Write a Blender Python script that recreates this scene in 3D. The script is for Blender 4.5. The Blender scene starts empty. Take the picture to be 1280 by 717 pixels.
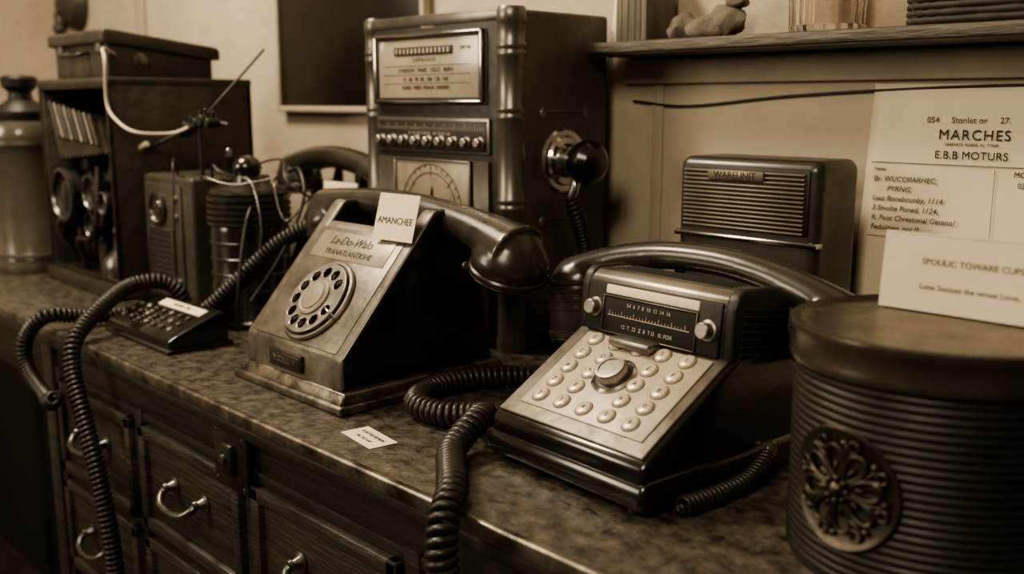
import bpy, bmesh, math, random
from mathutils import Vector, Matrix
random.seed(7)
DZ = 0.80
R = math.radians
scene = bpy.context.scene
COL = scene.collection

# ---------------------------------------------------------------- materials
def T(l, w=1.0):
    return (l, l*(1-0.15*w), l*(1-0.34*w), 1)

def M(name, l, rough=.5, metal=0, var=.2, scale=8, bump=0, bscale=40, coat=0, rvar=.12, stretch=(1,1,1), trans=0, w=1.0, detail=6, sharp=.2):
    m = bpy.data.materials.new(name); m.use_nodes = True
    nt = m.node_tree; N = nt.nodes; Lk = nt.links
    b = N["Principled BSDF"]
    tc = N.new("ShaderNodeTexCoord"); mp = N.new("ShaderNodeMapping")
    mp.inputs["Scale"].default_value = stretch
    Lk.new(tc.outputs["Object"], mp.inputs["Vector"])
    nz = N.new("ShaderNodeTexNoise"); nz.inputs["Scale"].default_value = scale
    nz.inputs["Detail"].default_value = detail; nz.inputs["Roughness"].default_value = .65
    Lk.new(mp.outputs["Vector"], nz.inputs["Vector"])
    cr = N.new("ShaderNodeValToRGB")
    cr.color_ramp.elements[0].position = .5-sharp; cr.color_ramp.elements[1].position = .5+sharp
    cr.color_ramp.elements[0].color = T(l*(1-var), w); cr.color_ramp.elements[1].color = T(min(1, l*(1+var)), w)
    Lk.new(nz.outputs["Fac"], cr.inputs["Fac"]); Lk.new(cr.outputs["Color"], b.inputs["Base Color"])
    mr = N.new("ShaderNodeMapRange"); mr.inputs[3].default_value = max(.02, rough-rvar); mr.inputs[4].default_value = min(1, rough+rvar)
    nz2 = N.new("ShaderNodeTexNoise"); nz2.inputs["Scale"].default_value = scale*3.3; nz2.inputs["Detail"].default_value = 5
    Lk.new(mp.outputs["Vector"], nz2.inputs["Vector"])
    Lk.new(nz2.outputs["Fac"], mr.inputs[0]); Lk.new(mr.outputs[0], b.inputs["Roughness"])
    b.inputs["Metallic"].default_value = metal
    if coat: b.inputs["Coat Weight"].default_value = coat; b.inputs["Coat Roughness"].default_value = .15
    if trans: b.inputs["Transmission Weight"].default_value = trans
    if bump:
        bn = N.new("ShaderNodeTexNoise"); bn.inputs["Scale"].default_value = bscale; bn.inputs["Detail"].default_value = 6
        Lk.new(mp.outputs["Vector"], bn.inputs["Vector"])
        bp = N.new("ShaderNodeBump"); bp.inputs["Strength"].default_value = bump; bp.inputs["Distance"].default_value = .01
        Lk.new(bn.outputs["Fac"], bp.inputs["Height"]); Lk.new(bp.outputs["Normal"], b.inputs["Normal"])
    return m

m_wall = M("plaster_wall", .42, .75, var=.16, scale=2.2, bump=.28, bscale=26)
m_wall2 = M("wall_trim_paint", .38, .65, var=.2, scale=5, bump=.15, bscale=30)
m_floor = M("floor_boards", .04, .6, var=.4, scale=5, stretch=(1, 6, 1))
m_ceil = M("ceiling_paint", .4, .8)
m_top = M("desk_linoleum", .050, .36, var=.8, scale=50, bump=.25, bscale=80, rvar=.2, detail=12, sharp=.13)
m_wood = M("dark_wood", .020, .45, var=.5, scale=9, stretch=(1, 1, 7), bump=.12, bscale=20, rvar=.15)
m_wood_h = M("dark_wood_panel", .032, .42, var=.65, scale=7, stretch=(1, 1, 8), bump=.25, bscale=24, rvar=.15)
m_shelf = M("shelf_wood", .09, .6, var=.5, scale=8, stretch=(1, 8, 8), bump=.35, bscale=20)
m_edge = M("worn_edge_metal", .17, .36, metal=.85, var=.7, scale=28, sharp=.14, w=.8)
m_black = M("black_bakelite", .008, .22, var=.3, scale=14, coat=.5, rvar=.1)
m_blackm = M("black_matte", .010, .5, var=.4, scale=20, bump=.1)
m_hole = M("dark_interior", .004, .8)  # near-black, paints in the dark of gaps and recesses; also the scale window
m_hand = M("handset_bakelite", .026, .3, var=.4, scale=14, coat=.25, rvar=.14)
m_cord = M("rubber_cord", .018, .4, var=.3, scale=30)
m_steel = M("brushed_steel", .36, .33, metal=.9, var=.3, scale=14, rvar=.12, bump=.03, bscale=90, w=.4)
m_chrome = M("chrome", .55, .18, metal=1, var=.1, rvar=.06, w=.2)
m_dull = M("dull_handle_metal", .15, .32, metal=.9, var=.4, scale=40, w=.4)
m_face = M("aged_face_metal", .15, .42, metal=.6, var=.45, scale=18, bump=.07, bscale=60, rvar=.14, sharp=.16, w=.8)
m_cream = M("aged_cream_plate", .40, .42, metal=.1, var=.22, scale=30)
m_inlay = M("title_inlay_metal", .26, .42, metal=.3, var=.22, scale=30)
m_keys = M("cream_keys", .5, .3, metal=.2, var=.2, scale=50)
m_paper = M("old_paper", .6, .8, var=.1, scale=9, bump=.05, bscale=30)
m_card = M("white_card", .72, .75, var=.05, scale=9)
m_ink = M("ink", .02, .7)
m_inkl = M("faded_ink", .10, .8, var=.3)
m_side = M("tower_side_leatherette", .052, .5, var=.25, scale=18, bump=.12, bscale=120)
m_col = M("tower_column_metal", .17, .34, metal=.75, var=.4, scale=12, stretch=(1, 1, .3), w=.6)
m_glassd = M("dial_glass_cream", .32, .25, var=.15, scale=12, coat=.6)
m_rad = M("radio_shell", .03, .36, var=.25, scale=10, coat=.2)
m_grill = M("radio_grille", .17, .36, metal=.5, var=.2, scale=20)
m_tin = M("ribbed_tin", .012, .48, metal=.2, var=.45, scale=14, rvar=.15)
m_tinl = M("tin_lid", .075, .28, metal=.7, var=.4, scale=12, rvar=.12)
m_relief = M("relief_metal", .06, .38, metal=.8, var=.5, scale=40)
m_jar = M("jar_glass", .08, .22, var=.35, scale=6, coat=.5)
m_glass = M("clear_glass", .9, .05, trans=.95, var=.03, rvar=.02, w=.4)
m_stone = M("stone", .13, .8, var=.4, scale=20, bump=.4)
m_book = M("book_covers", .12, .7, var=.5, scale=30, stretch=(6, 1, .3))
m_basket = M("basket_dark", .03, .7, var=.5, scale=40)
m_mirror = M("picture_glass", .008, .3, var=.2, scale=3)
m_frame = M("picture_frame_paint", .40, .5, var=.15)
m_white = M("white_wire", .6, .5)
m_leather = M("case_leather", .04, .48, var=.5, scale=14, bump=.2, bscale=50)
m_box = M("intercom_shell", .042, .45, var=.4, scale=14, bump=.1)

# ---------------------------------------------------------------- helpers
def root(name, loc, rz=0.0):
    e = bpy.data.objects.new(name, None); e.empty_display_size = .05
    e.location = (loc[0], loc[1], loc[2]+DZ); e.rotation_euler = (0, 0, rz); COL.objects.link(e); return e

def sub(name, parent, loc=(0, 0, 0), rot=(0, 0, 0)):
    e = bpy.data.objects.new(name, None); e.empty_display_size = .02
    e.location = loc; e.rotation_euler = rot; e.parent = parent; COL.objects.link(e); return e

def finish(bm, name, parent, mats, ang=38):
    bmesh.ops.recalc_face_normals(bm, faces=bm.faces)
    me = bpy.data.meshes.new(name); bm.to_mesh(me); bm.free()
    if not isinstance(mats, (list, tuple)): mats = [mats]
    for m in mats: me.materials.append(m)
    me.polygons.foreach_set("use_smooth", [True]*len(me.polygons))
    me.set_sharp_from_angle(angle=R(ang))
    o = bpy.data.objects.new(name, me); COL.objects.link(o)
    if parent is not None: o.parent = parent
    return o

def box(name, parent, mat, xr, yr, zr, bev=.002, seg=2):
    bm = bmesh.new()
    bmesh.ops.create_cube(bm, size=1)
    for v in bm.verts:
        v.co = Vector((xr[0]+(v.co.x+.5)*(xr[1]-xr[0]), yr[0]+(v.co.y+.5)*(yr[1]-yr[0]), zr[0]+(v.co.z+.5)*(zr[1]-zr[0])))
    if bev: bmesh.ops.bevel(bm, geom=bm.edges[:], offset=bev, segments=seg, profile=.5, affect='EDGES', clamp_overlap=True)
    return finish(bm, name, parent, mat)

def prism(name, parent, mats, prof, a0, a1, axis='X', bev=.003, seg=3, matfn=None):
    bm = bmesh.new()
    def mk(a, p, q):
        return {'X': (a, p, q), 'Y': (p, a, q), 'Z': (p, q, a)}[axis]
    v0 = [bm.verts.new(mk(a0, p, q)) for p, q in prof]
    v1 = [bm.verts.new(mk(a1, p, q)) for p, q in prof]
    n = len(prof)
    bm.faces.new(v0); bm.faces.new(v1[::-1])
    for i in range(n): bm.faces.new((v0[i], v0[(i+1) % n], v1[(i+1) % n], v1[i]))
    bmesh.ops.recalc_face_normals(bm, faces=bm.faces)
    if bev: bmesh.ops.bevel(bm, geom=bm.edges[:], offset=bev, segments=seg, profile=.5, affect='EDGES', clamp_overlap=True)
    bmesh.ops.recalc_face_normals(bm, faces=bm.faces)
    if matfn:
        bm.normal_update()
        for f in bm.faces: f.material_index = matfn(f.normal, f.calc_center_median())
    return finish(bm, name, parent, mats)

def lathe_bm(bm, prof, mtx=Matrix.Identity(4), segs=40):
    rings = []
    for r, z in prof:
        if r < 1e-6: rings.append([bm.verts.new(mtx @ Vector((0, 0, z)))])
        else: rings.append([bm.verts.new(mtx @ Vector((r*math.cos(2*math.pi*i/segs), r*math.sin(2*math.pi*i/segs), z))) for i in range(segs)])
    for a, b in zip(rings[:-1], rings[1:]):
        for i in range(segs):
            j = (i+1) % segs
            if len(a) == 1 and len(b) == 1: continue
            if len(a) == 1: bm.faces.new((a[0], b[i], b[j]))
            elif len(b) == 1: bm.faces.new((a[i], a[j], b[0]))
            else: bm.faces.new((a[i], a[j], b[j], b[i]))

def aim(p, d):
    d = Vector(d).normalized()
    return Matrix.Translation(Vector(p)) @ d.to_track_quat('Z', 'Y').to_matrix().to_4x4()

def lathe(name, parent, mat, prof, p=(0, 0, 0), d=(0, 0, 1), segs=40, ang=35):
    bm = bmesh.new(); lathe_bm(bm, prof, aim(p, d), segs)
    return finish(bm, name, parent, mat, ang)

def cyl(name, parent, mat, p, d, r, h, bev=.001, segs=28):
    b = min(bev, r*.4, h*.4)
    return lathe(name, parent, mat, [(0, 0), (r-b, 0), (r, b), (r, h-b), (r-b, h), (0, h)], p, d, segs)

def catmull(pts, n=10):
    P = [Vector(p) for p in pts]; out = []
    for i in range(len(P)-1):
        p0 = P[i-1] if i > 0 else P[i]*2-P[i+1]
        p1, p2 = P[i], P[i+1]
        p3 = P[i+2] if i+2 < len(P) else P[i+1]*2-P[i]
        for k in range(n):
            t = k/n
            out.append(.5*((2*p1)+(-p0+p2)*t+(2*p0-5*p1+4*p2-p3)*t*t+(-p0+3*p1-3*p2+p3)*t**3))
    out.append(P[-1]); return out

def frames(path):
    fr = []; t = (path[1]-path[0]).normalized()
    up = Vector((0, 0, 1)) if abs(t.z) < .9 else Vector((1, 0, 0))
    n = (up-t*up.dot(t)).normalized()
    for i in range(len(path)):
        a = path[max(0, i-1)]; b = path[min(len(path)-1, i+1)]
        t = (b-a).normalized(); n = (n-t*n.dot(t)).normalized()
        fr.append((n, t.cross(n)))
    return fr

def sweep_bm(bm, path, rad, segs=10, sx=1.0):
    fr = frames(path); rings = []
    for i, p in enumerate(path):
        r = rad[i] if isinstance(rad, list) else rad
        n, b = fr[i]
        rings.append([bm.verts.new(p+n*r*math.cos(2*math.pi*k/segs)+b*r*sx*math.sin(2*math.pi*k/segs)) for k in range(segs)])
    for a, b in zip(rings[:-1], rings[1:]):
        for k in range(segs):
            j = (k+1) % segs; bm.faces.new((a[k], a[j], b[j], b[k]))
    bm.faces.new(rings[0][::-1]); bm.faces.new(rings[-1])

def tube(name, parent, mat, pts, r, n=10, segs=10, smooth=True):
    bm = bmesh.new()
    path = catmull(pts, n) if smooth else [Vector(p) for p in pts]
    sweep_bm(bm, path, r, segs); return finish(bm, name, parent, mat, 60)

def coil(name, parent, mat, pts, Rr, r, pitch):
    path = catmull(pts, 24)
    cum = [0]
    for a, b in zip(path[:-1], path[1:]): cum.append(cum[-1]+(b-a).length)
    fr = frames(path); L = cum[-1]; turns = L/pitch; N = int(turns*12); out = []; j = 0
    for i in range(N+1):
        s = L*i/N
        while j < len(cum)-2 and cum[j+1] < s: j += 1
        u = (s-cum[j])/max(1e-9, cum[j+1]-cum[j])
        c = path[j].lerp(path[j+1], u); n = fr[j][0].lerp(fr[j+1][0], u).normalized(); b = fr[j][1].lerp(fr[j+1][1], u).normalized()
        a = 2*math.pi*turns*i/N
        e = min(1, i/6, (N-i)/6)
        out.append(c+(n*math.cos(a)+b*math.sin(a))*Rr*e)
    bm = bmesh.new(); sweep_bm(bm, out, r, 6); return finish(bm, name, parent, mat, 80)

def text(name, parent, mat, body, loc, rot, size, align='CENTER', ext=.0002, spacing=1.0, shear=0, off=0):
    cu = bpy.data.curves.new(name, 'FONT'); cu.body = body; cu.size = size; cu.align_x = align; cu.align_y = 'CENTER'
    cu.extrude = ext; cu.space_character = spacing; cu.shear = shear; cu.resolution_u = 3; cu.offset = off
    tmp = bpy.data.objects.new(name+"_tmp", cu); COL.objects.link(tmp)
    bpy.context.view_layer.update()
    me = bpy.data.meshes.new_from_object(tmp); bpy.data.objects.remove(tmp)
    me.name = name; me.materials.clear(); me.materials.append(mat)
    o = bpy.data.objects.new(name, me); COL.objects.link(o); o.location = loc; o.rotation_euler = rot; o.parent = parent
    return o

def holed_disc(name, parent, mat, r, holes, hr, thick, loc=(0, 0, 0), rot=(0, 0, 0), bevel=.0006):
    cu = bpy.data.curves.new(name, 'CURVE'); cu.dimensions = '2D'; cu.fill_mode = 'BOTH'; cu.extrude = thick/2; cu.bevel_depth = bevel; cu.bevel_resolution = 2
    def circ(cx, cy, rr, n):
        s = cu.splines.new('POLY'); s.points.add(n-1); s.use_cyclic_u = True
        for i in range(n):
            a = 2*math.pi*i/n; s.points[i].co = (cx+rr*math.cos(a), cy+rr*math.sin(a), 0, 1)
    circ(0, 0, r, 72)
    for hx, hy in holes: circ(hx, hy, hr, 24)
    tmp = bpy.data.objects.new(name+"_tmp", cu); COL.objects.link(tmp); bpy.context.view_layer.update()
    me = bpy.data.meshes.new_from_object(tmp); bpy.data.objects.remove(tmp)
    me.materials.clear(); me.materials.append(mat)
    o = bpy.data.objects.new(name, me); COL.objects.link(o); o.location = loc; o.rotation_euler = rot; o.parent = parent
    return o

def ball(name, parent, mat, c, r, sc=(1, 1, 1)):
    bm = bmesh.new(); bmesh.ops.create_uvsphere(bm, u_segments=28, v_segments=16, radius=r)
    for v in bm.verts: v.co = Vector((v.co.x*sc[0]+c[0], v.co.y*sc[1]+c[1], v.co.z*sc[2]+c[2]))
    return finish(bm, name, parent, mat, 80)

def frame4(name, parent, mat, x0, x1, z0, z1, w, y0, y1, bev=.0015):
    box(name+"_top", parent, mat, (x0, x1), (y0, y1), (z1-w, z1), bev)
    box(name+"_bottom", parent, mat, (x0, x1), (y0, y1), (z0, z0+w), bev)
    box(name+"_left", parent, mat, (x0, x0+w), (y0, y1), (z0, z1), bev)
    box(name+"_right", parent, mat, (x1-w, x1), (y0, y1), (z0, z1), bev)

def handset(name, parent, mat, L, drop, r, cupR, cupH, loc, rot=(0, 0, 0), lean=.25, swell=.6, cupH2=None):
    e = sub(name, parent, loc, rot); bm = bmesh.new()
    pts = []; rad = []
    n = 36
    for i in range(n+1):
        u = -1+2*i/n; x = u*(L/2-cupR*.75)
        pts.append(Vector((x, 0, -drop*abs(u)**2.2)))
        rad.append(r*(1+swell*abs(u)**3))
    sweep_bm(bm, pts, rad, 20, 1.12)
    H = {1: cupH, -1: cupH2 or cupH}
    for s in (-1, 1):
        d = Vector((-s*lean, 0, -1)).normalized(); ch = H[s]
        p = Vector((s*(L/2-cupR), 0, -drop*.95))
        prof = [(0, -cupR*.62), (cupR*.35, -cupR*.56), (cupR*.66, -cupR*.36), (cupR*.88, -cupR*.05), (cupR*.98, ch*.3), (cupR*.98, ch*.7), (cupR*.93, ch), (0, ch)]
        lathe_bm(bm, prof, aim(p, d), 32)
    o = finish(bm, "handle", e, mat, 180)
    md = o.modifiers.new("remesh", 'REMESH'); md.mode = 'VOXEL'; md.voxel_size = .0022; md.use_smooth_shade = True
    sm = o.modifiers.new("smooth", 'SMOOTH'); sm.iterations = 14; sm.factor = .6
    for s in (-1, 1):
        ch = H[s]
        d = Vector((-s*lean, 0, -1)).normalized(); p = Vector((s*(L/2-cupR), 0, -drop*.95))+d*(ch-.006)
        lathe("cap_%d" % (s+2), e, mat, [(0, 0), (cupR*.97, 0), (cupR*1.01, .002), (cupR*1.01, .007), (cupR*.96, .0085), (cupR*.98, .010), (cupR*.9, .014), (cupR*.5, .015), (0, .013)], p, d, 36)
        if ch > .045:
            for q_ in range(4):
                p2 = Vector((s*(L/2-cupR), 0, -drop*.95))+d*(.004+q_*.010)
                lathe("cup_ring_%d_%d" % (s+2, q_), e, mat, [(cupR*.9, 0), (cupR*1.02, .001), (cupR*1.02, .005), (cupR*.9, .006)], p2, d, 36)
    return e

# ---------------------------------------------------------------- room
def plain(name, mat, xr, yr, zr):
    return box(name, None, mat, xr, yr, zr, 0)
WY = 1.17
plain("floor", m_floor, (-3.3, 1.6), (-1.6, WY+.1), (-.05, 0))
plain("wall_back", m_wall, (-3.3, 1.6), (WY, WY+.1), (0, 2.6))
plain("wall_left", m_wall, (-3.3, -3.2), (-1.6, WY), (0, 2.6))
plain("ceiling", m_ceil, (-3.3, 1.6), (-1.6, WY+.1), (2.6, 2.65))
box("baseboard_back", None, m_wall2, (-3.2, 1.6), (WY-.015, WY), (0, .12), .003)
box("trim_1", None, m_wall2, (-.925, -.905), (WY-.004, WY), (DZ+.0, DZ+.375), .0015)
box("trim_2", None, m_wall2, (-.975, .9), (WY-.012, WY), (DZ+.376, DZ+.412), .004)
box("trim_3", None, m_wall2, (-2.66, -2.61), (WY-.012, WY), (DZ, 2.6), .004)

# ---------------------------------------------------------------- desk
d = root("drawer_desk", (0, 0, 0))
X0, X1 = -3.17, .45; YF = .527; YB = WY-.016
box("top", d, m_top, (X0, X1), (YF+.006, YB), (-.024, 0), .001)
box("edge_strip", d, m_edge, (X0, X1), (YF, YF+.010), (-.015, .0012), .0025, 3)
box("edge_moulding", d, m_wood, (X0, X1), (YF+.004, YF+.03), (-.032, -.015), .004)
CF = YF+.018
box("apron", d, m_wood, (-1.66, X1-.02), (CF+.004, CF+.03), (-.075, -.024), .002)
for i, a in enumerate([-1.64, -1.33, -1.02, -.71, -.40, -.09]):
    box("stile_%d" % i, d, m_wood, (a-.012, a+.012), (CF, CF+.03), (-.74, -.07), .002)
box("carcass", d, m_hole, (-1.655, X1-.03), (CF+.026, YB-.01), (-.72, -.03), .002)
box("corner_post", d, m_wood, (-1.685, -1.645), (CF-.006, CF+.04), (-.80, -.024), .004)
for i, x in enumerate((X0+.02, -2.4)):
    box("far_leg_%d" % i, d, m_wood, (x, x+.05), (CF, CF+.05), (-.80, -.024), .004)
box("kneehole_apron", d, m_wood, (X0+.03, -1.66), (CF+.01, CF+.03), (-.12, -.024), .002)
box("kneehole_shade", d, m_hole, (X0+.01, -1.66), (CF+.20, CF+.215), (-.8, -.024), .002)  # near-black sheet added for the darkness under the desk top
box("right_post", d, m_wood, (X1-.05, X1-.01), (CF-.006, CF+.04), (-.80, -.024), .004)
box("plinth", d, m_wood, (-1.66, X1-.02), (CF, YB-.01), (-.80, -.70), .003)
rows = [(-.238, -.088), (-.405, -.252), (-.56, -.42), (-.695, -.575)]
cols = [(-1.625, -1.345), (-1.315, -1.035), (-1.005, -.725), (-.695, -.415), (-.385, -.105), (-.075, .205)]
k = 0
for (z0, z1) in rows:
    box("rail_%d" % k, d, m_wood, (-1.65, X1-.03), (CF+.002, CF+.028), (z1, z1+.014), .0015)
    for (a, b) in cols:
        k += 1
        box("drawer_panel_%d" % k, d, m_wood_h, (a+.016, b-.016), (CF-.001, CF+.02), (z0+.018, z1-.018), .004)
        frame4("drawer_frame_%d" % k, d, m_wood_h, a, b, z0, z1, .018, CF-.008, CF+.02, .003)
        cx = (a+b)/2; cz = (z0+z1)/2+.012
        for s in (-1, 1):
            lathe("handle_rosette_%d_%d" % (k, s+1), d, m_dull, [(0, 0), (.011, 0), (.012, .002), (.008, .004), (.005, .012), (.007, .014), (.006, .018), (0, .019)], (cx+s*.042, CF-.001, cz), (0, -1, 0), 20)
        tube("bail_handle_%d" % k, d, m_dull, [(cx-.042, CF-.014, cz), (cx-.041, CF-.022, cz-.006), (cx-.028, CF-.030, cz-.014), (cx, CF-.032, cz-.017), (cx+.028, CF-.030, cz-.014), (cx+.041, CF-.022, cz-.006), (cx+.042, CF-.014, cz)], .0052, 8, 10)
box("latch_plate", d, m_relief, (-1.085, -1.005), (CF-.010, CF-.001), (-.105, -.028), .003)
box("latch_boss", d, m_relief, (-1.06, -1.03), (CF-.018, CF-.008), (-.085, -.045), .005)
cyl("latch_pin", d, m_dull, (-1.045, CF-.016, -.064), (0, -1, 0), .006, .006)
for s in (-1.077, -1.013):
    for z in (-.097, -.036): cyl("latch_screw", d, m_dull, (s, CF-.009, z), (0, -1, 0), .003, .002)

# ---------------------------------------------------------------- rotary telephone
def rotary():
    p = root("rotary_telephone", (-1.156, .604, 0.0002), R(0))
    W = .245; Dp = .264
    box("base_plate", p, m_edge, (0, W), (0, Dp), (0, .011), .003, 3)
    prism("base_step", p, [m_edge, m_black], [(.004, .010), (Dp-.004, .010), (Dp-.012, .024), (.010, .024)], .006, W-.006, 'X', .003, 3, lambda n, c: 0)
    a0, a1 = .015, W-.015
    ear = [(.012, .022), (.014, .062), (.150, .218), (.160, .223), (.176, .222), (.186, .206), (.194, .184), (.214, .184), (.222, .178), (.246, .022)]
    mid = [(.0125, .022), (.0145, .0615), (.128, .192), (.136, .196), (.15, .178), (.21, .172), (.246, .022)]
    fn = lambda n, c: 0 if (n.y < -.35 and abs(n.x) < .75) else 1
    prism("left_cheek", p, [m_face, m_black], ear, a0, a0+.026, 'X', .007, 5, fn)
    prism("right_cheek", p, [m_face, m_black], ear, a1-.026, a1, 'X', .007, 5, fn)
    prism("body", p, [m_face, m_black], mid, a0+.018, a1-.018, 'X', .001, 1, fn)
    ang = math.atan2(.192-.0615, .128-.0145)
    f = sub("face", p, (W/2, .0145, .0615), (ang, 0, 0))
    L = math.hypot(.192-.0615, .128-.0145)
    box("face_panel", f, m_face, (-.092, .092), (.004, L-.004), (-.001, .0018), .001)
    dc = (0.004, .062)
    g = sub("dial", f, (dc[0], dc[1], .0015))
    lathe("dial_bezel", g, m_face, [(.040, 0), (.056, 0), (.057, .003), (.055, .0055), (.052, .006), (.051, .004), (.040, .003)], segs=64)
    cyl("number_plate", g, m_blackm, (0, 0, .001), (0, 0, 1), .051, .003, segs=64)
    holes = [(.0365*math.cos(R(40+i*30)), .0365*math.sin(R(40+i*30))) for i in range(11)]
    holed_disc("finger_wheel", g, m_steel, .0488, holes, .0080, .0022, (0, 0, .0085))
    for i, (hx, hy) in enumerate(holes):
        cyl("hole_shade_%d" % i, g, m_hole, (hx, hy, .0035), (0, 0, 1), .0066, .001, segs=20)  # near-black discs paint the shade inside the finger holes
    lathe("hub", g, m_inlay, [(.0245, .009), (.0245, .0125), (.022, .014), (.019, .0135), (.018, .015), (.008, .0160), (0, .0160)], segs=48)
    tube("finger_stop", g, m_chrome, [(.056, -.018, .006), (.045, -.014, .0125), (.036, -.011, .0125)], .0015, 6, 8)
    box("title_inlay", f, m_inlay, (-.078, .080), (.122, .162), (.001, .0028), .0008)
    text("title_text", f, m_ink, "La-Do-Walo", (-.006, .149, .0031), (0, 0, 0), .0175, shear=.3)
    text("title_small", f, m_ink, "TRANATLANTIOHE", (.000, .132, .0031), (0, 0, 0), .0115)
    box("name_plate", p, m_relief, (.078, .150), (.0085, .0135), (.030, .052), .0015)
    box("name_plate_inner", p, m_blackm, (.082, .146), (.0078, .010), (.0335, .0485), .001)
    text("name_text", p, m_steel, "MODELL 17", (.114, .0076, .041), (R(90), 0, 0), .010)
    t = sub("paper_tag", p, (.196, .113, .186), (R(74), 0, R(4)))
    box("tag_sheet", t, m_card, (-.036, .036), (0, .057), (-.0005, .0005), .0002, 1)
    text("tag_text", t, m_ink, "AMANCHEE", (0, .024, .0008), (0, 0, 0), .0118)
    for s, x in ((0, a0+.012), (1, a1-.012)):
        cyl("cradle_pin_%d" % s, p, m_blackm, (x, .205, .180), (0, 0, 1), .007, .012)
    cyl("side_screw", p, m_steel, (a1-.001, .20, .15), (1, 0, 0), .005, .003)
    handset("handset", p, m_hand, .490, .030, .0205, .047, .026, (W/2+.012, .193, .215), (R(4), R(2), R(-3)), .35, .75)
    coil("handset_cord", p, m_cord, [(x+1.154, y-.607, z) for x, y, z in [(-1.48, .700, .0145), (-1.435, .712, .030), (-1.395, .745, .075), (-1.345, .79, .135), (-1.30, .825, .165), (-1.26, .84, .172), (-1.21, .84, .150)]], .0098, .0036, .0076)
rotary()

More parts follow.
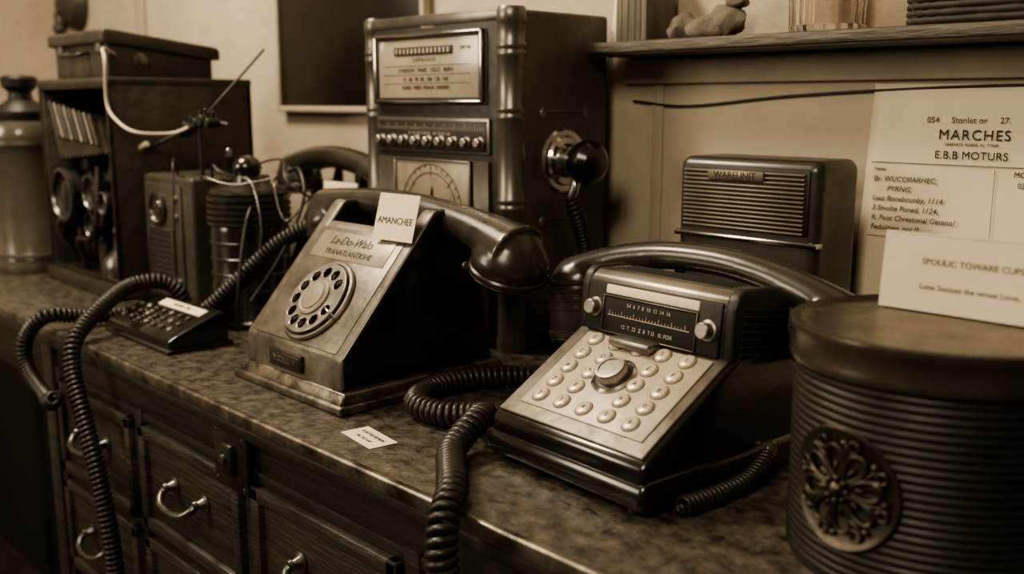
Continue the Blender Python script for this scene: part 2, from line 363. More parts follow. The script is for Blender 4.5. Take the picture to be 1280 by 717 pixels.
# ---------------------------------------------------------------- push-button telephone
def pushphone():
    p = root("push_button_telephone", (-.703, .638, 0.0002), R(-4))
    W = .208
    sk = [(.0, .008), (-.002, .022), (.004, .034), (.236, .034), (.242, .022), (.24, .008)]
    prism("base_skirt", p, m_black, sk, -.002, W+.002, 'X', .006, 4)
    prof = [(.003, .026), (.004, .046), (.012, .053), (.128, .122), (.205, .122), (.228, .098), (.238, .026)]
    prism("body", p, m_black, prof, .002, W-.002, 'X', .007, 4)
    for i, (x, y) in enumerate([(.02, .02), (W-.02, .02), (.02, .22), (W-.02, .22)]):
        cyl("foot_%d" % i, p, m_blackm, (x, y, 0), (0, 0, 1), .011, .010)
    ang = math.atan2(.122-.053, .128-.012)
    f = sub("keypad_panel", p, (W/2, .012, .053), (ang, 0, 0))
    L = math.hypot(.069, .116)
    box("panel", f, m_face, (-.096, .096), (-.003, L-.002), (-.001, .0025), .0015, 3)
    box("key_plate", f, m_cream, (-.078, .084), (.012, L-.014), (.002, .0042), .0015)
    kc = (.000, .072)
    n = 0
    for r_ in range(5):
        for c_ in range(5):
            x = -.060+c_*.030; y = .026+r_*.0215
            if (x-kc[0])**2+(y-kc[1])**2 < .0245**2: continue
            n += 1
            lathe("key_bezel_%d" % n, f, m_inkl, [(.0096, .004), (.0096, .0045), (.0085, .0046)], (x, y, 0), segs=24)
            lathe("key_%d" % n, f, m_keys, [(.0088, .004), (.0086, .0050), (.0078, .0066), (.0068, .0072), (0, .0068)], (x, y, 0), segs=24)
            text("key_label_%d" % n, f, m_ink, "1234567890#*ABCDEFGHRS"[n % 22], (x, y, .0070), (0, 0, 0), .0080)
    lathe("tuning_knob_ring", f, m_chrome, [(.023, .004), (.023, .006), (.0205, .0075), (.0195, .006), (.0185, .0062)], (kc[0], kc[1], 0), segs=48)
    lathe("tuning_knob_skirt", f, m_blackm, [(.0195, .004), (.0195, .0065), (.0165, .008), (0, .008)], (kc[0], kc[1], 0), segs=48)
    lathe("tuning_knob", f, m_steel, [(.0155, .006), (.0155, .015), (.0145, .017), (.012, .0172), (.0115, .016), (0, .0165)], (kc[0], kc[1], 0), segs=48)
    h = sub("radio_head", p, (0, .120, .116), (R(-8), 0, 0))
    rp = [(0, 0), (-.003, .050), (.000, .060), (.008, .067), (.05, .071), (.068, .066), (.078, .052), (.080, 0)]
    prism("head_shell", h, m_col, rp, .014, W-.014, 'X', .003, 3)
    for s, (a, b) in enumerate(((.004, .018), (W-.018, W-.004))):
        prism("end_cap_%d" % s, h, m_blackm, [(q[0]*1.04-.001, q[1]*1.03) for q in rp], a, b, 'X', .004, 3)
        for i in range(7):
            xs = .0025 if s == 0 else W-.0045
            box("end_rib_%d_%d" % (s, i), h, m_blackm, (xs, xs+.002), (.008, .070), (.008+i*.007, .011+i*.007), .0008, 1)
    for i in range(5):
        box("top_groove_%d" % i, h, m_hole, (.030, W-.030), (.020+i*.007, .0215+i*.007), (.0660+i*.0006, .0694+i*.0006), .0003, 1)
    box("front_bezel", h, m_blackm, (.018, W-.018), (-.0055, .002), (.004, .055), .002)
    box("light_strip", h, m_card, (.044, .164), (-.0068, -.004), (.044, .053), .001)
    box("scale_window", h, m_hole, (.044, .162), (-.0065, -.004), (.006, .041), .001)
    frame4("scale_frame", h, m_col, .042, .164, .005, .0425, .0011, -.0076, -.005, .0004)
    text("scale_numbers", h, m_cream, "54  6  7  8  10  12  14  16", (.103, -.0068, .035), (R(90), 0, 0), .0055)
    text("scale_words", h, m_cream, "12  T  23  Z  8  T I3   IE: FOX", (.103, -.0068, .013), (R(90), 0, 0), .0055)
    box("scale_line", h, m_cream, (.050, .156), (-.007, -.006), (.0225, .0232), 0)
    for i in range(25): box("tick_%d" % i, h, m_cream, (.052+i*.0041, .0525+i*.0041), (-.007, -.006), (.0230, .0255 if i % 4 else .028), 0)
    for s, x in enumerate((.031, W-.031)):
        lathe("side_knob_%d" % s, h, m_steel, [(.010, 0), (.010, .002), (.0078, .003), (.0075, .011), (.0065, .012), (0, .012)], (x, -.005, .028), (0, -1, 0), 28)
    box("silver_tab", p, m_steel, (.070, .124), (.096, .122), (.114, .1235), .003)
    box("cradle_block", p, m_black, (.03, W-.03), (.195, .235), (.10, .155), .008, 3)
    for s, x in enumerate((.028, W-.04)):
        prism("cradle_prong_%d" % s, p, m_black, [(.200, .13), (.204, .174), (.210, .174), (.214, .160), (.236, .160), (.242, .172), (.25, .172), (.25, .13)], x, x+.014, 'X', .002)
    handset("handset", p, m_hand, .415, .040, .0155, .038, .040, (.066, .230, .188), (R(-4), R(-1), R(2)), .1, .55, .070)
    coil("side_cord", p, m_cord, [(W+.012, .035, .0105), (W+.014, .08, .010), (W+.012, .13, .012), (W+.004, .17, .022)], .0068, .0026, .0056)
    cyl("cord_socket", p, m_steel, (W-.004, .178, .026), (1, 0, 0), .008, .008)
    coil("handset_cord", p, m_cord, [(-.02, .262, .020), (-.08, .245, .0152), (-.150, .205, .0152), (-.198, .140, .0152), (-.200, .072, .0152), (-.158, .022, .0152), (-.105, .022, .0152), (-.060, .040, .022), (-.030, .010, .030), (-.010, -.035, .0155), (.035, -.070, .0152), (.082, -.104, .0180), (.108, -.134, -.002), (.121, -.142, -.06), (.126, -.139, -.16), (.120, -.138, -.30)], .0110, .0040, .0085)
pushphone()

# ---------------------------------------------------------------- tower radio
def tower():
    p = root("tower_radio", (-1.3265, .938, 0.0002))
    W, Dp, H = .3445, .198, .477
    box("cabinet", p, m_side, (.012, W-.002), (.012, Dp), (0, H-.004), .006, 3)
    box("front_panel", p, m_blackm, (.03, W-.03), (.004, .02), (.01, H-.01), .002)
    box("top_trim", p, m_col, (.02, W-.02), (.002, .03), (H-.018, H-.002), .003)
    for s, x in enumerate((.020, W-.021)):
        r = .020
        prof = [(0, 0), (r*1.05, 0), (r*1.05, .02), (r, .024)]
        for zc in (.115, .21, .335, .42):
            prof += [(r, zc-.010), (r*1.06, zc-.008), (r*1.06, zc-.003), (r*1.0, zc-.001), (r*1.0, zc+.001), (r*1.06, zc+.003), (r*1.06, zc+.008), (r, zc+.010)]
        prof += [(r, H-.022), (r*1.06, H-.02), (r*1.06, H-.006), (r*.9, H), (0, H)]
        lathe("column_%d" % s, p, m_col, prof, (x, .020, 0), segs=36)
    x0, x1, z0, z1 = .040, .290, .348, .450
    box("dial_back", p, m_glassd, (x0, x1), (-.001, .006), (z0, z1), .001)
    frame4("dial_frame", p, m_chrome, x0, x1, z0, z1, .006, -.006, .004, .002)
    frame4("dial_inner", p, m_blackm, x0+.006, x1-.006, z0+.006, z1-.006, .003, -.0035, .002, .001)
    box("tuning_strip", p, m_blackm, (.090, .225), (-.003, .0), (.418, .430), .001)
    for i in range(14): box("strip_tick_%d" % i, p, m_cream, (.095+i*.0092, .099+i*.0092), (-.0036, -.002), (.4205, .4275), 0)
    rot = (R(90), 0, 0); yy = -.0014
    text("dial_text_1", p, m_ink, "S U N R A D I O", (.160, yy, .411), rot, .0075)
    text("dial_text_2", p, m_ink, "LONDON   PARIS   OSLO   BERN", (.162, yy, .396), rot, .0088)
    text("dial_text_3", p, m_ink, "55  60  70  80  100  120  160", (.162, yy, .383), rot, .0088)
    text("dial_text_4", p, m_ink, "ROMA  WIEN  PRAHA  MADRID", (.162, yy, .371), rot, .0078)
    text("dial_text_5", p, m_ink, "FM 94", (.252, yy, .425), rot, .009)
    for zz in (.403, .390, .3775): box("dial_rule", p, m_inkl, (.062, .262), (-.0016, -.0005), (zz-.0004, zz+.0004), 0)
    box("control_strip", p, m_col, (.040, .300), (-.001, .006), (.277, .328), .002)
    box("control_inset", p, m_blackm, (.044, .296), (-.002, .003), (.281, .324), .001)
    for i in range(9):
        lathe("control_knob_%d" % i, p, m_steel, [(.0085, 0), (.0085, .002), (.006, .003), (.006, .010), (.005, .011), (0, .011)], (.056+i*.0285, -.002, .294), (0, -1, 0), 20)
    for i in range(44): box("band_tick_%d" % i, p, m_cream, (.048+i*.0056, .0488+i*.0056), (-.0026, -.001), (.310, .315 if i % 4 else .319), 0)
    text("band_text", p, m_cream, "32  44  60 72 84 96  108 120 IIII 160", (.17, -.0024, .305), rot, .0065)
    box("gauge_plate", p, m_inlay, (.085, .262), (-.001, .006), (.165, .268), .001)
    frame4("gauge_frame", p, m_col, .085, .262, .165, .268, .004, -.004, .004, .0015)
    gc = (.172, .190)
    bm = bmesh.new()
    for rr in (.070, .058):
        sweep_bm(bm, [Vector((gc[0]+rr*math.cos(a*math.pi/24), -.0018, gc[1]+rr*math.sin(a*math.pi/24))) for a in range(0, 25)], .0005, 5)
    for i in range(17):
        a = math.pi*i/16; r1 = .070; r0 = .064 if i % 4 else .052
        sweep_bm(bm, [Vector((gc[0]+r0*math.cos(a), -.0018, gc[1]+r0*math.sin(a))), Vector((gc[0]+r1*math.cos(a), -.0018, gc[1]+r1*math.sin(a)))], .0005, 4)
    finish(bm, "gauge_scale", p, m_ink)
    prism("needle", p, m_ink, [(gc[0]-.007, gc[1]), (gc[0]+.007, gc[1]), (gc[0]+.003, gc[1]+.038)], -.0035, -.0015, 'Y', .0004, 1)
    lathe("gauge_knob", p, m_chrome, [(.016, 0), (.016, .003), (.011, .005), (.010, .016), (.008, .018), (0, .018)], (gc[0], -.001, gc[1]-.004), (0, -1, 0), 32)
    for i in range(12):
        for s, (a, sp) in enumerate(((.043, .0034), (.268, .0026))):
            box("slat_%d_%d" % (s, i), p, m_col, (a+i*sp, a+i*sp+.0016), (-.002, .006), (.03, .268), .0005, 1)
    for i in range(20): box("grille_bar_%d" % i, p, m_col, (.088+i*.0088, .093+i*.0088), (-.002, .006), (.03, .155), .001, 1)
    sx = W-.003
    def sideplate(zc, nm):
        box(nm, p, m_col, (sx, sx+.003), (.062, .150), (zc-.0015, zc+.0015), .0008)
        box(nm+"_lower_line", p, m_col, (sx, sx+.002), (.070, .142), (zc-.009, zc-.008), .0004)
        for yy2 in (.062, .150):
            ball(nm+"_end_%d" % int(yy2*1000), p, m_col, (sx+.001, yy2, zc-.004), .006, (.5, 1, 1.6))
    sideplate(.338, "upper_rail"); sideplate(.186, "lower_rail")
    mc = (sx, .104, .268)
    lathe("mic_escutcheon", p, m_chrome, [(0, 0), (.045, 0), (.046, .003), (.043, .006), (.036, .005), (.033, .009), (.025, .010), (.023, .024), (.019, .028), (0, .028)], mc, (1, 0, 0), 48)
    lathe("mic_horn", p, m_black, [(0, .022), (.016, .024), (.020, .030), (.028, .042), (.031, .054), (.029, .066), (.020, .075), (0, .078)], mc, (1, -.15, 0), 40)
    tube("mic_stem", p, m_chrome, [(sx+.03, .100, .250), (sx+.032, .095, .232), (sx+.028, .092, .218)], .007, 6, 14)
    coil("mic_cord", p, m_cord, [(sx+.028, .092, .218), (sx+.030, .100, .195), (sx+.025, .118, .165), (sx+.022, .130, .135), (sx+.022, .13, .08), (sx+.03, .12, .02)], .0085, .0030, .0066)
    text("maker_plate", p, m_cream, "RADIOLET", (.165, .0035, .458), rot, .007)
tower()

# ---------------------------------------------------------------- small radio near wall
def tableradio():
    p = root("tabletop_radio", (-.7725, 1.03, 0.0002))
    W, Dp, H = .199, .095, .284
    box("shell", p, m_rad, (0, W), (0, Dp), (0, H), .014, 5)
    box("grille_recess", p, m_blackm, (.008, W-.012), (-.002, .004), (.196, .274), .004)
    for i in range(14):
        box("louvre_%d" % i, p, m_grill, (.013, W-.017), (-.006, .002), (.1985+i*.0052, .2015+i*.0052), .0012, 2)
    box("chrome_band", p, m_chrome, (-.001, W+.001), (-.004, .012), (.184, .191), .002)
    box("badge", p, m_grill, (.050, .130), (-.009, -.003), (.257, .270), .003)
    text("badge_text", p, m_ink, "WAREUNIT", (.090, -.0092, .2635), (R(90), 0, 0), .0115)
    text("model_text", p, m_steel, "L.E.E", (.158, -.0008, .160), (R(90), 0, 0), .010)
    for s, x in enumerate((.05, .15)):
        lathe("knob_%d" % s, p, m_black, [(.018, 0), (.018, .004), (.014, .006), (.013, .016), (0, .017)], (x, 0, .08), (0, -1, 0), 28)
    box("lower_panel", p, m_blackm, (.014, W-.014), (-.002, .002), (.03, .14), .002)
tableradio()

# ---------------------------------------------------------------- ribbed canister
def canister():
    p = root("ribbed_tin_canister", (-.306, .742, 0.0002))
    Rc = .105
    prof = [(0, 0), (Rc*.97, 0), (Rc, .004)]
    for i in range(25):
        z0 = .006+i*.0062
        prof += [(Rc-.0007, z0), (Rc+.0007, z0+.0015), (Rc+.0011, z0+.0031), (Rc+.0007, z0+.0047)]
    prof += [(Rc, .164), (Rc, .168), (0, .168)]
    lathe("body", p, m_tin, prof, segs=96, ang=60)
    lathe("lid", p, m_tinl, [(Rc+.001, .158), (Rc+.0045, .158), (Rc+.0055, .161), (Rc+.0045, .164), (Rc+.0045, .179), (Rc+.0065, .183), (Rc+.0055, .187), (Rc+.001, .188), (Rc-.004, .185), (Rc-.012, .184), (0, .185)], segs=96, ang=50)
    bm = bmesh.new()
    lathe_bm(bm, [(0, 0), (.044, 0), (.046, .002), (.0445, .004), (.042, .003), (.040, .0015), (0, .001)], segs=64)
    def ringlet(cx, cy, rx, ry, a, r0=.0011, h=.003):
        path = []
        for i in range(25):
            t = 2*math.pi*i/24
            u = rx*math.cos(t); w_ = ry*math.sin(t)*(1+.35*math.cos(t))
            path.append(Vector((cx+u*math.cos(a)-w_*math.sin(a), cy+u*math.sin(a)+w_*math.cos(a), h)))
        sweep_bm(bm, path, r0, 6)
    def blob(cx, cy, rx, ry, rz, a, h=.002):
        mt = Matrix.Translation((cx, cy, h)) @ Matrix.Rotation(a, 4, 'Z') @ Matrix.Diagonal((rx, ry, rz, 1))
        bmesh.ops.create_uvsphere(bm, u_segments=14, v_segments=8, radius=1, matrix=mt)
    for i in range(8):
        a = i*math.pi/4+.2
        ringlet(.020*math.cos(a), .020*math.sin(a), .012, .0066, a, .0017)
        blob(.016*math.cos(a), .016*math.sin(a), .0045, .0018, .0022, a)
        a2 = a+math.pi/8
        blob(.028*math.cos(a2), .028*math.sin(a2), .0085, .0018, .0030, a2+.3)
        blob(.0345*math.cos(a2+.12), .0345*math.sin(a2+.12), .003, .003, .003, a)
        ringlet(.0345*math.cos(a2-.12), .0345*math.sin(a2-.12), .0042, .0036, a2, .0012)
    blob(0, 0, .0065, .0065, .008, 0)
    for i in range(8): blob(.0085*math.cos(i*.785), .0085*math.sin(i*.785), .0025, .0025, .004, 0, .004)
    A0 = R(-101)
    for v in bm.verts:
        u, w_, h = v.co.x, v.co.y, v.co.z
        a = A0+u/Rc; rr = Rc+.0008+h
        v.co = Vector((rr*math.cos(a), rr*math.sin(a), .078+w_))
    finish(bm, "flower_medallion", p, m_relief, 50)
canister()
c = root("folded_note_card", (-.374, .776, .1857))
box("front_leaf", c, m_paper, (0, .155), (0, .0012), (0, .062), .0002, 1).rotation_euler = (R(-6), 0, 0)
bk = box("back_leaf", c, m_paper, (0, .155), (.0, .0012), (0, .062), .0002, 1); bk.location = (0, .0125, 0); bk.rotation_euler = (R(6), 0, 0)
ct = sub("text", c, (.0, -.0003, 0), (R(-6), 0, 0))
text("line_1", ct, m_inkl, "SPOULIC TOWARE CUPS", (.071, 0, .040), (R(90), 0, 0), .0070)
text("line_2", ct, m_inkl, "Lone Socioes the wrout Lorm.", (.071, 0, .020), (R(90), 0, 0), .0062)

# ---------------------------------------------------------------- wall paper notice
w = root("paper_notice", (-.598, WY-.003, .085), 0)
bm = bmesh.new()
nx, nz_ = 16, 20
vs = {}
for i in range(nx+1):
    for j in range(nz_+1):
        u, v_ = i/nx, j/nz_
        vs[i, j] = bm.verts.new((u*.245+.014*v_, -.0010-.0008*abs(math.sin(u*3.1+v_*2))*(1-v_)-.0005*math.sin(u*9), v_*.287-.004*u))
for i in range(nx):
    for j in range(nz_): bm.faces.new((vs[i, j], vs[i+1, j], vs[i+1, j+1], vs[i, j+1]))
sheet = finish(bm, "sheet", w, m_card, 90)
sol = sheet.modifiers.new("thick", 'SOLIDIFY'); sol.thickness = .0003
rx = (R(90), 0, 0); yy = -.0028
text("head_small", w, m_inkl, "054     Stonlet or     27.", (.128, yy, .245), rx, .0098)
text("head_main", w, m_ink, "MARCHES", (.136, yy, .228), rx, .0165, spacing=1.15)
text("head_rule", w, m_inkl, "SARFARTE  BORRE  AL  TOOR", (.134, yy, .2175), rx, .0045)
text("head_second", w, m_ink, "E.B.B MOTURS", (.134, yy, .205), rx, .0125, spacing=1.05)
box("rule_1", w, m_inkl, (.016, .25), (yy, yy+.0004), (.1935, .1943), 0)
box("rule_2", w, m_inkl, (.016, .25), (yy, yy+.0004), (.104, .1045), 0)
box("rule_v", w, m_inkl, (.162, .1625), (yy, yy+.0004), (.11, .19), 0)
for i, s in enumerate(["Name:", "Br. WUCOPARHEC,", "       PYRNG:", "Leat Bonebounby, 1114", "3 Stvolte Foned, 1124,", "R, Fuot Chrestonal Geteno?", "Fedolitien, noi ??"]):
    text("row_%d" % i, w, m_inkl, s, (.020, yy, .186-i*.0118), rx, .0090 if i else .0055, 'LEFT', shear=.2)
text("row_r1", w, m_ink, "MOXO", (.196, yy, .186), rx, .0085)
text("row_r2", w, m_inkl, "0324", (.196, yy, .174), rx, .0085)
box("pasted_slip", w, m_paper, (.05, .20), (yy-.0004, yy+.0004), (.045, .095), 0)

# ---------------------------------------------------------------- shelf and its objects
s = root("wall_shelf", (0, 0, 0))
box("board", s, m_shelf, (-.975, .9), (1.075, WY-.001), (.414, .432), .003)
box("nosing", s, m_shelf, (-.975, .9), (1.07, 1.08), (.417, .431), .003)
for i, x in enumerate((-.2, .5)): prism("bracket_%d" % i, s, m_shelf, [(WY-.013, .414), (1.09, .414), (WY-.013, .34)], x, x+.02, 'X', .002)
o = root("photo_card", (-.972, 1.125, .4325), 0)
box("sheet", o, m_card, (0, .034), (0, .003), (0, .09), .0005).rotation_euler = (R(-8), 0, 0)
o = root("book_row", (-.932, 1.09, .4322))
xx = 0
for i in range(5):
    t = random.uniform(.009, .013); hh = random.uniform(.075, .1)
    box("book_%d" % i, o, m_book, (xx, xx+t), (0, .065), (0, hh), .0015); xx += t+.0006
o = root("stone_ornament", (-.80, 1.12, .4322))
def rock(name, par, c, r, sc, seed):
    bm = bmesh.new(); bmesh.ops.create_icosphere(bm, subdivisions=3, radius=r)
    from mathutils import noise as nn
    for v in bm.verts:
        k_ = 1+.35*nn.noise(v.co*(1.6/r)+Vector((seed, 0, 0))); v.co = Vector((v.co.x*sc[0]*k_+c[0], v.co.y*sc[1]*k_+c[1], max(0, v.co.z*sc[2]*k_+c[2])))
    finish(bm, name, par, m_stone, 40)
rock("base_stone", o, (-.035, 0, .014), .024, (1.1, .9, .8), 1)
rock("upper_stone", o, (.0, 0, .012), .028, (1.2, .9, .6), 4)
rock("bird_body", o, (.03, 0, .022), .022, (1.3, .8, .9), 8)
rock("bird_head", o, (.045, 0, .046), .013, (1.2, .9, .9), 9)
o = root("glass_tumbler", (-.628, 1.122, .4322))
prof = [(0, 0), (.042, 0), (.044, .004), (.046, .10), (.0435, .10), (.041, .008), (0, .007)]
bm = bmesh.new(); lathe_bm(bm, prof, segs=96)
for v in bm.verts:
    a = math.atan2(v.co.y, v.co.x); k_ = 1+.03*math.cos(a*18); v.co.x *= k_; v.co.y *= k_
finish(bm, "glass", o, m_glass, 50)
o = root("wicker_basket", (-.43, 1.118, .4322))
bm = bmesh.new()
for j in range(11):
    z = .004+j*.0075
    pth = []
    for i in range(97):
        a = 2*math.pi*i/96; rr = 1+.018*math.cos(a*24+math.pi*j)
        ca, sa = math.cos(a), math.sin(a)
        pth.append(Vector((.085*rr*math.copysign(abs(ca)**.5, ca), .040*rr*math.copysign(abs(sa)**.5, sa), z)))
    sweep_bm(bm, pth, .0042, 6)
finish(bm, "weave", o, m_basket, 60)
box("basket_floor", o, m_basket, (-.078, .078), (-.036, .036), (0, .07), .004)

o = root("wall_cable", (0, 0, 0))
tube("cable", o, m_cord, [(-.96, WY-.004, .352), (-.86, WY-.004, .345), (-.70, WY-.004, .358), (-.5, WY-.004, .367), (-.3, WY-.004, .369), (.1, WY-.004, .372), (.7, WY-.004, .38)], .0017, 12, 8)

o = root("framed_picture", (-1.94, WY-.022, .33))
box("picture", o, m_mirror, (.008, .502), (.006, .018), (.008, .492), .001)
frame4("frame", o, m_frame, 0, .51, 0, .50, .012, 0, .02, .004)

o = root("wall_bell", (-3.06, WY-.001, .63))
lathe("dome", o, m_box, [(0, 0), (.07, 0), (.075, .01), (.065, .04), (.03, .06), (0, .065)], (0, 0, 0), (0, -1, 0), 36)
ball("striker", o, m_box, (.0, -.06, -.07), .02)
tube("striker_arm", o, m_box, [(0, -.04, 0), (0, -.07, -.03), (0, -.06, -.07)], .005)
box("mount", o, m_box, (-.04, .04), (-.02, .0), (.05, .15), .004)

o = root("desk_label", (-.835, .588, 0.0002), R(-8))
box("sheet", o, m_card, (-.033, .033), (-.0165, .0165), (.0002, .0008), .0001, 1)
text("label_1", o, m_inkl, "FORTHE REMEIN", (0, .005, .0010), (0, 0, 0), .0065)
text("label_2", o, m_inkl, "No. 412 sold", (0, -.006, .0010), (0, 0, 0), .006)

# ---------------------------------------------------------------- keypad unit + its cords
p = root("keypad_unit", (-1.532, .592, 0.0002))
prism("case", p, m_black, [(0, .002), (0, .018), (.012, .024), (.078, .050), (.090, .048), (.094, .002)], 0, .213, 'X', .003, 3)
box("base", p, m_blackm, (-.004, .217), (-.004, .098), (0, .006), .002)
a_ = math.atan2(.026, .066)
f = sub("key_face", p, (.1065, .012, .024), (a_, 0, 0))
box("white_strip", f, m_card, (-.05, .085), (.050, .066), (.0, .0016), .0005)
for r_ in range(3):
    for c_ in range(7):
        lathe("key_%d_%d" % (r_, c_), f, m_steel if (r_+c_) % 3 == 0 else m_dull, [(.0045, 0), (.0045, .003), (.003, .0042), (0, .004)], (-.084+c_*.026, .008+r_*.0155, 0), segs=16)
text("strip_text", f, m_ink, "ANSWER   LINE", (.017, .058, .0019), (0, 0, 0), .008)
o = root("coiled_cable", (0, 0, 0))
coil("hanging_cord", o, m_cord, [(-1.495, .705, .0136), (-1.50, .698, .050), (-1.515, .675, .070), (-1.53, .63, .066), (-1.50, .575, .047), (-1.475, .535, .026), (-1.458, .511, .004), (-1.442, .502, -.035), (-1.41, .50, -.09), (-1.37, .50, -.17), (-1.34, .50, -.26), (-1.33, .50, -.36)], .0098, .0036, .0076)
coil("looped_cord", o, m_cord, [(-1.56, .70, .0132), (-1.57, .64, .0132), (-1.578, .575, .018), (-1.590, .52, .024), (-1.625, .498, -.015), (-1.615, .496, -.065), (-1.54, .494, -.088), (-1.46, .474, -.076), (-1.425, .468, -.06)], .0092, .0036, .0076)

# ---------------------------------------------------------------- third telephone
p = root("desk_telephone", (-1.58, .925, 0.0002))
prism("body", p, m_black, [(0, 0), (0, .05), (.05, .17), (.06, .2), (.11, .2), (.13, .15), (.15, 0)], .02, .20, 'X', .008, 3)
box("base", p, m_blackm, (.01, .21), (-.006, .156), (0, .012), .003)
for i, x in enumerate((.03, .165)): prism("cradle_%d" % i, p, m_black, [(.055, .195), (.055, .232), (.065, .232), (.072, .212), (.10, .212), (.107, .232), (.115, .232), (.115, .195)], x, x+.018, 'X', .003)
box("number_card", p, m_card, (.09, .19), (.043, .047), (.188, .215), .001)
handset("handset", p, m_hand, .45, .042, .0205, .045, .036, (.10, .083, .252), (0, R(4), R(-5)), .25, .6)

# ---------------------------------------------------------------- ribbed jar device
p = root("ribbed_insulator_jar", (-1.438, .793, 0.0002))
q = .062
prof = [(0, 0), (q*1.04, 0), (q*1.06, .006), (q, .012), (q, .15), (q*.97, .158), (q*.93, .160)]
lathe("jar_body", p, m_black, prof+[(0, .16)], segs=48)
prof = [(q*.9, .158)]
for i in range(5):
    z = .160+i*.0095; prof += [(q*.95, z), (q*1.06, z+.001), (q*1.06, z+.006), (q*.95, z+.0075)]
prof += [(q*1.0, .210), (q*.94, .216), (q*.6, .222), (q*.34, .226), (q*.30, .236), (0, .236)]
lathe("ribbed_lid", p, m_hand, prof, segs=48)
ball("lid_knob", p, m_black, (0, 0, .248), .023, (1, 1, .85))
for i in range(5):
    lathe("body_groove_%d" % i, p, m_hand, [(q, .03+i*.025), (q*1.02, .031+i*.025), (q*1.02, .034+i*.025), (q, .035+i*.025)], segs=48)
tube("clamp_wire", p, m_steel, [(-.066, -.01, .12), (-.070, -.01, .17), (-.05, -.02, .222), (-.02, -.03, .236)], .0016, 8, 8)
tube("clamp_wire_2", p, m_steel, [(.064, -.02, .12), (.070, -.02, .17), (.05, -.02, .225), (.01, -.02, .236)], .0016, 8, 8)
off = Vector((-1.718+1.438, .745-.793, 0))
for i, (pts, r_, mm) in enumerate([
    ([(.196, .03, .222), (.22, .02, .250), (.25, .02, .240), (.28, .06, .226)], .0022, m_cord),
    ([(.30, .09, .235), (.34, .06, .222), (.37, .06, .17), (.40, .09, .21)], .0018, m_dull),
    ([(.29, .08, .228), (.345, .01, .18), (.362, -.02, .08), (.35, -.02, .004)], .003, m_cord),
    ([(.28, .05, .25), (.33, .08, .262), (.38, .06, .23), (.41, .10, .19), (.40, .13, .12)], .0022, m_cord),
    ([(.30, .11, .24), (.35, .10, .245), (.39, .08, .20), (.385, .04, .12), (.36, .0, .05)], .0028, m_cord),
    ([(.22, .02, .21), (.26, -.02, .236), (.32, .0, .226), (.36, .05, .236)], .0015, m_dull)]):
    tube("wire_%d" % i, p, mm, [Vector(q_)+off for q_ in pts], r_)

# ---------------------------------------------------------------- intercom box
p = root("intercom_box", (-1.722, .745, 0.0002))
box("shell", p, m_box, (0, .185), (0, .15), (0, .228), .008, 4)
box("front_plate", p, m_box, (.012, .150), (-.004, .003), (.014, .214), .004)
lathe("lens_ring", p, m_hand, [(0, 0), (.030, 0), (.030, .006), (.024, .008), (.022, .004), (.014, .003), (.012, .006), (0, .008)], (.068, -.003, .172), (0, -1, 0), 36)
for i in range(8): box("slot_%d" % i, p, m_hole, (.030, .112), (-.0055, -.002), (.058+i*.0095, .063+i*.0095), .0008, 1)
frame4("slot_frame", p, m_col, .024, .118, .050, .138, .003, -.007, -.002, .001)
for i, (x, z) in enumerate([(.135, .19), (.135, .16), (.135, .05)]): cyl("button_%d" % i, p, m_steel, (x, -.003, z), (0, -1, 0), .006, .006)
cyl("top_terminal", p, m_black, (.165, .08, .226), (0, 0, 1), .010, .035)
cyl("top_terminal_tip", p, m_chrome, (.165, .08, .258), (0, 0, 1), .004, .015)
tube("patch_wire", p, m_cord, [(.10, .02, .225), (.13, .0, .258), (.165, -.02, .24), (.180, -.03, .16), (.178, -.03, .07)], .0018)

# antenna
p = root("rod_antenna", (-1.585, .79, .2285))
cyl("stem", p, m_blackm, (0, 0, 0), (0, 0, 1), .0035, .085)
tube("rod", p, m_dull, [(-.085, -.03, .055), (0, 0, .088), (.125, .055, .205)], .0024, 1, 8, False)
tube("cross_arm", p, m_blackm, [(-.16, -.02, .040), (-.06, -.01, .070), (.02, .0, .088), (.06, .02, .085)], .004, 6, 10)
for i, (x, z) in enumerate([(-.06, .070), (-.035, .078), (0, .088), (.02, .092), (.045, .088)]):
    cyl("clamp_%d" % i, p, m_blackm, (x, -.012, z), (0, 1, 0), .008+.002*(i % 2), .022)
    cyl("clamp_screw_%d" % i, p, m_blackm, (x, 0, z), (.2, 0, 1), .003, .020)
cyl("white_tip", p, m_white, (-.165, -.035, .040), (1, .1, .35), .005, .03)
tube("white_cable", p, m_white, [(-.205, -.05, .205), (-.17, -.085, .212), (-.128, -.10, .19), (-.132, -.10, .12), (-.105, -.095, .090), (-.065, -.08, .072), (-.045, -.03, .070), (-.02, -.01, .08)], .0026, 10, 8)

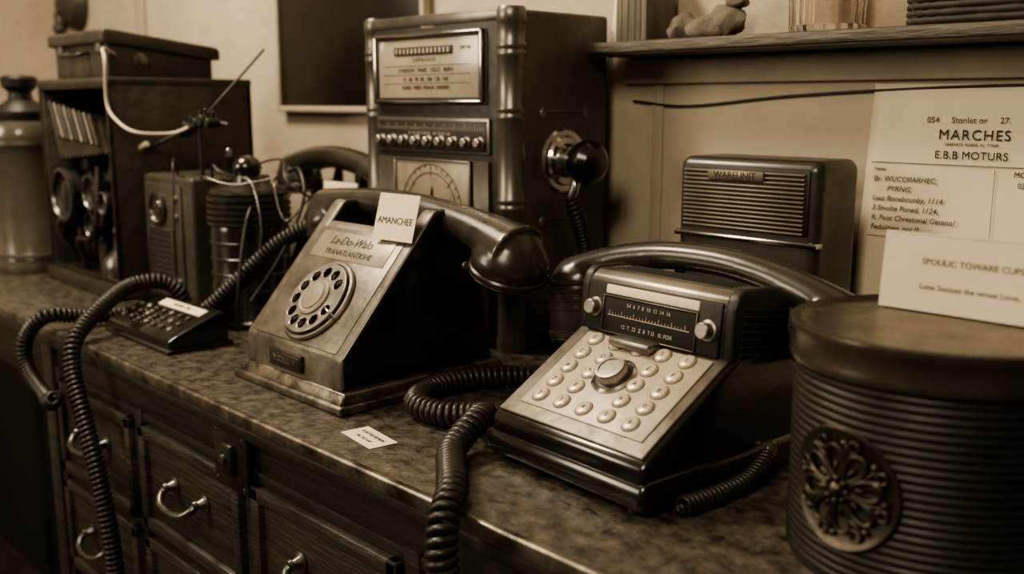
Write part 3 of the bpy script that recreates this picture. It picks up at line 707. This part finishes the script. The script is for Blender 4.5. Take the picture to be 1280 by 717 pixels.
# ---------------------------------------------------------------- open-front machine cabinet
p = root("open_machine_cabinet", (-2.078, .705, 0.0002))
W, Dp, H = .332, .275, .393
t = .012
box("plinth", p, m_wood_h, (-.008, W+.006), (-.012, Dp+.004), (0, .028), .004)
box("side_right", p, m_leather, (W-t, W), (0, Dp), (.026, H), .003)
box("side_left", p, m_leather, (0, t), (0, Dp), (.026, H), .003)
box("back", p, m_leather, (0, W), (Dp-t, Dp), (.026, H), .003)
box("top", p, m_leather, (-.003, W+.003), (-.004, Dp), (H-.014, H), .004)
box("interior_shade", p, m_hole, (t, W-t), (.18, .19), (.028, H-.014), 0)  # black sheet before the back board, paints the cabinet depth dark
frame4("front_frame", p, m_relief, 0, W, .028, H-.012, .008, -.004, .006, .002)
bm = bmesh.new()
nf = 11
ring = []
for i in range(2*nf+1):
    s_ = .0 if i % 2 == 0 else .012
    cx = .045+i*.0108; h2 = .050-.0009*i-s_; d2 = .055-s_*.6
    lean_ = .035
    pts4 = [(cx-lean_, .010+s_*.6, .298+h2), (cx+lean_, .002+s_*.6, .290-h2), (cx+lean_, .002+2*d2, .290-h2), (cx-lean_, .010+2*d2, .298+h2)]
    ring.append([bm.verts.new(q_) for q_ in pts4])
for a, b in zip(ring[:-1], ring[1:]):
    for k_ in range(4): bm.faces.new((a[k_], a[(k_+1) % 4], b[(k_+1) % 4], b[k_]))
bm.faces.new(ring[0]); bm.faces.new(ring[-1][::-1])
finish(bm, "bellows", p, m_relief, 20)
for i in range(9):
    cyl("linkage_rod_%d" % i, p, m_dull if i % 2 else m_relief, (.055+i*.024, -.002, .352-.003*i), (.55, 0, -1), .0042, .078-.002*i)
def lens(nm, x, z, r_, y=.05, dd=.05):
    lathe(nm, p, m_blackm, [(0, 0), (r_, 0), (r_, dd*.3), (r_*.9, dd*.35), (r_*.9, dd*.8), (r_*.98, dd*.85), (r_*.98, dd), (r_*.8, dd*.9), (0, dd*.66)], (x, y, z), (0, -1, 0), 36)
    lathe(nm+"_rim", p, m_dull, [(r_*.84, dd*.98), (r_*.88, dd*1.04), (r_*1.0, dd*1.02), (r_*1.0, dd*.92)], (x, y, z), (0, -1, 0), 36)
    ball(nm+"_glass", p, m_black, (x, y-dd*.70, z), r_*.76, (1, .5, 1))
lens("lens_1", .095, .175, .052, .06, .068)
lens("lens_2", .200, .185, .034, .06, .055)
lens("lens_3", .270, .170, .022, .06, .06)
lens("lens_4", .178, .122, .026, .06, .05)
box("lens_board", p, m_blackm, (.03, W-.03), (.055, .07), (.09, .24), .003)
for i, (x, z, h_) in enumerate([(.05, .10, .05), (.15, .235, .03), (.245, .215, .03), (.29, .22, .04), (.12, .105, .04), (.225, .135, .04)]):
    cyl("mechanism_stud_%d" % i, p, m_relief, (x, .05, z), (0, -1, 0), .010+.003*(i % 2), h_)
tube("mechanism_pipe_1", p, m_dull, [(.04, .03, .05), (.05, -.002, .10), (.06, .0, .13)], .005)
tube("mechanism_pipe_2", p, m_relief, [(.13, .02, .03), (.14, .0, .09), (.20, .0, .10), (.24, .0, .14), (.24, .01, .235)], .006)
lathe("flask", p, m_dull, [(0, 0), (.03, 0), (.034, .01), (.03, .035), (.012, .055), (.010, .075), (.014, .078), (0, .08)], (.262, .03, .03), segs=32)
ball("flask_ball", p, m_steel, (.262, .03, .118), .011)
cyl("drum", p, m_blackm, (.03, .07, .072), (1, 0, 0), .036, .13)
for i in range(4): lathe("drum_ring_%d" % i, p, m_relief, [(.036, 0), (.040, .001), (.040, .004), (.036, .005)], (.04+i*.032, .07, .072), (1, 0, 0), 32)
cyl("piston", p, m_dull, (.19, .03, .03), (0, 0, 1), .011, .06)

p = root("carrying_case", (-2.035, .725, .3936))
prism("body", p, m_leather, [(0, 0), (0, .062), (.20, .038), (.20, 0)], .0, .245, 'X', .004, 3)
prism("lid", p, m_leather, [(-.010, .060), (-.010, .080), (-.002, .084), (.206, .058), (.212, .052), (.212, .034)], -.010, .255, 'X', .003, 3)
tube("carry_handle", p, m_wood, [(.08, -.002, .045), (.085, -.022, .040), (.16, -.022, .040), (.165, -.002, .045)], .004)
lathe("side_knob", p, m_col, [(.014, 0), (.014, .003), (.008, .005), (.007, .014), (0, .015)], (.245, .06, .03), (1, 0, 0), 24)
for i, x in enumerate((.03, .21)): box("latch_%d" % i, p, m_steel, (x, x+.018), (-.006, .002), (.045, .068), .002)

p = root("lidded_glass_jar", (-2.225, .715, 0.0002))
lathe("jar", p, m_jar, [(0, 0), (.070, 0), (.074, .008), (.073, .03), (.070, .036), (.070, .262), (.073, .27), (.073, .29), (.066, .306), (.042, .314), (.04, .33), (0, .33)], segs=56)
lathe("lid", p, m_blackm, [(.046, .312), (.05, .318), (.05, .332), (.04, .345), (.024, .356), (.022, .37), (.034, .382), (.036, .398), (.030, .404), (0, .406)], segs=40)
for i, z in enumerate((.036, .268)): lathe("band_%d" % i, p, m_col, [(.0705, z-.005), (.0755, z-.004), (.0755, z+.004), (.0705, z+.005)], segs=56)

o = root("desk_wire", (0, 0, 0.0002))
tube("wire", o, m_cord, [(-.90, .90, .003), (-.86, .93, .003), (-.82, .95, .003), (-.78, .975, .003), (-.72, 1.005, .003)], .0028)

# ---------------------------------------------------------------- lights
def area(name, loc, tgt, size, power, col):
    l = bpy.data.lights.new(name, 'AREA'); l.shape = 'RECTANGLE'; l.size = size[0]; l.size_y = size[1]; l.energy = power; l.color = col
    o = bpy.data.objects.new(name, l); COL.objects.link(o); o.location = loc
    o.rotation_euler = (Vector(tgt)-Vector(loc)).to_track_quat('-Z', 'Y').to_euler(); return o
warm = (1, .84, .61)
area("ceiling_lamp", (-1.9, .25, 2.4), (-1.4, .9, .9), (.5, .4), 46, warm)
area("wall_fill_light", (-.1, -.6, 2.1), (-.7, 1.15, 1.15), (.5, .5), 20, warm)  # added fill brightening the wall under the shelf, no real fitting
area("window_light", (-2.3, -1.4, 1.75), (-1.0, .9, .95), (.8, .8), 30, warm)
wd = bpy.data.worlds.new("world"); scene.world = wd; wd.use_nodes = True
wd.node_tree.nodes["Background"].inputs[0].default_value = (1, .83, .60, 1)
wd.node_tree.nodes["Background"].inputs[1].default_value = .09

# ---------------------------------------------------------------- camera
cam = bpy.data.cameras.new("camera"); co = bpy.data.objects.new("camera", cam); COL.objects.link(co)
cam.lens = 35; cam.sensor_width = 36; cam.clip_start = .02
co.location = (0, 0, DZ+.35)
pt = R(10.5); yw = (-.723, .691)
dv = Vector((yw[0]*math.cos(pt), yw[1]*math.cos(pt), -math.sin(pt)))
co.rotation_euler = dv.to_track_quat('-Z', 'Y').to_euler()
cam.dof.use_dof = True; cam.dof.focus_distance = 1.05; cam.dof.aperture_fstop = 3.6
scene.camera = co
scene.view_settings.view_transform = 'AgX'
scene.view_settings.look = 'AgX - Medium High Contrast'
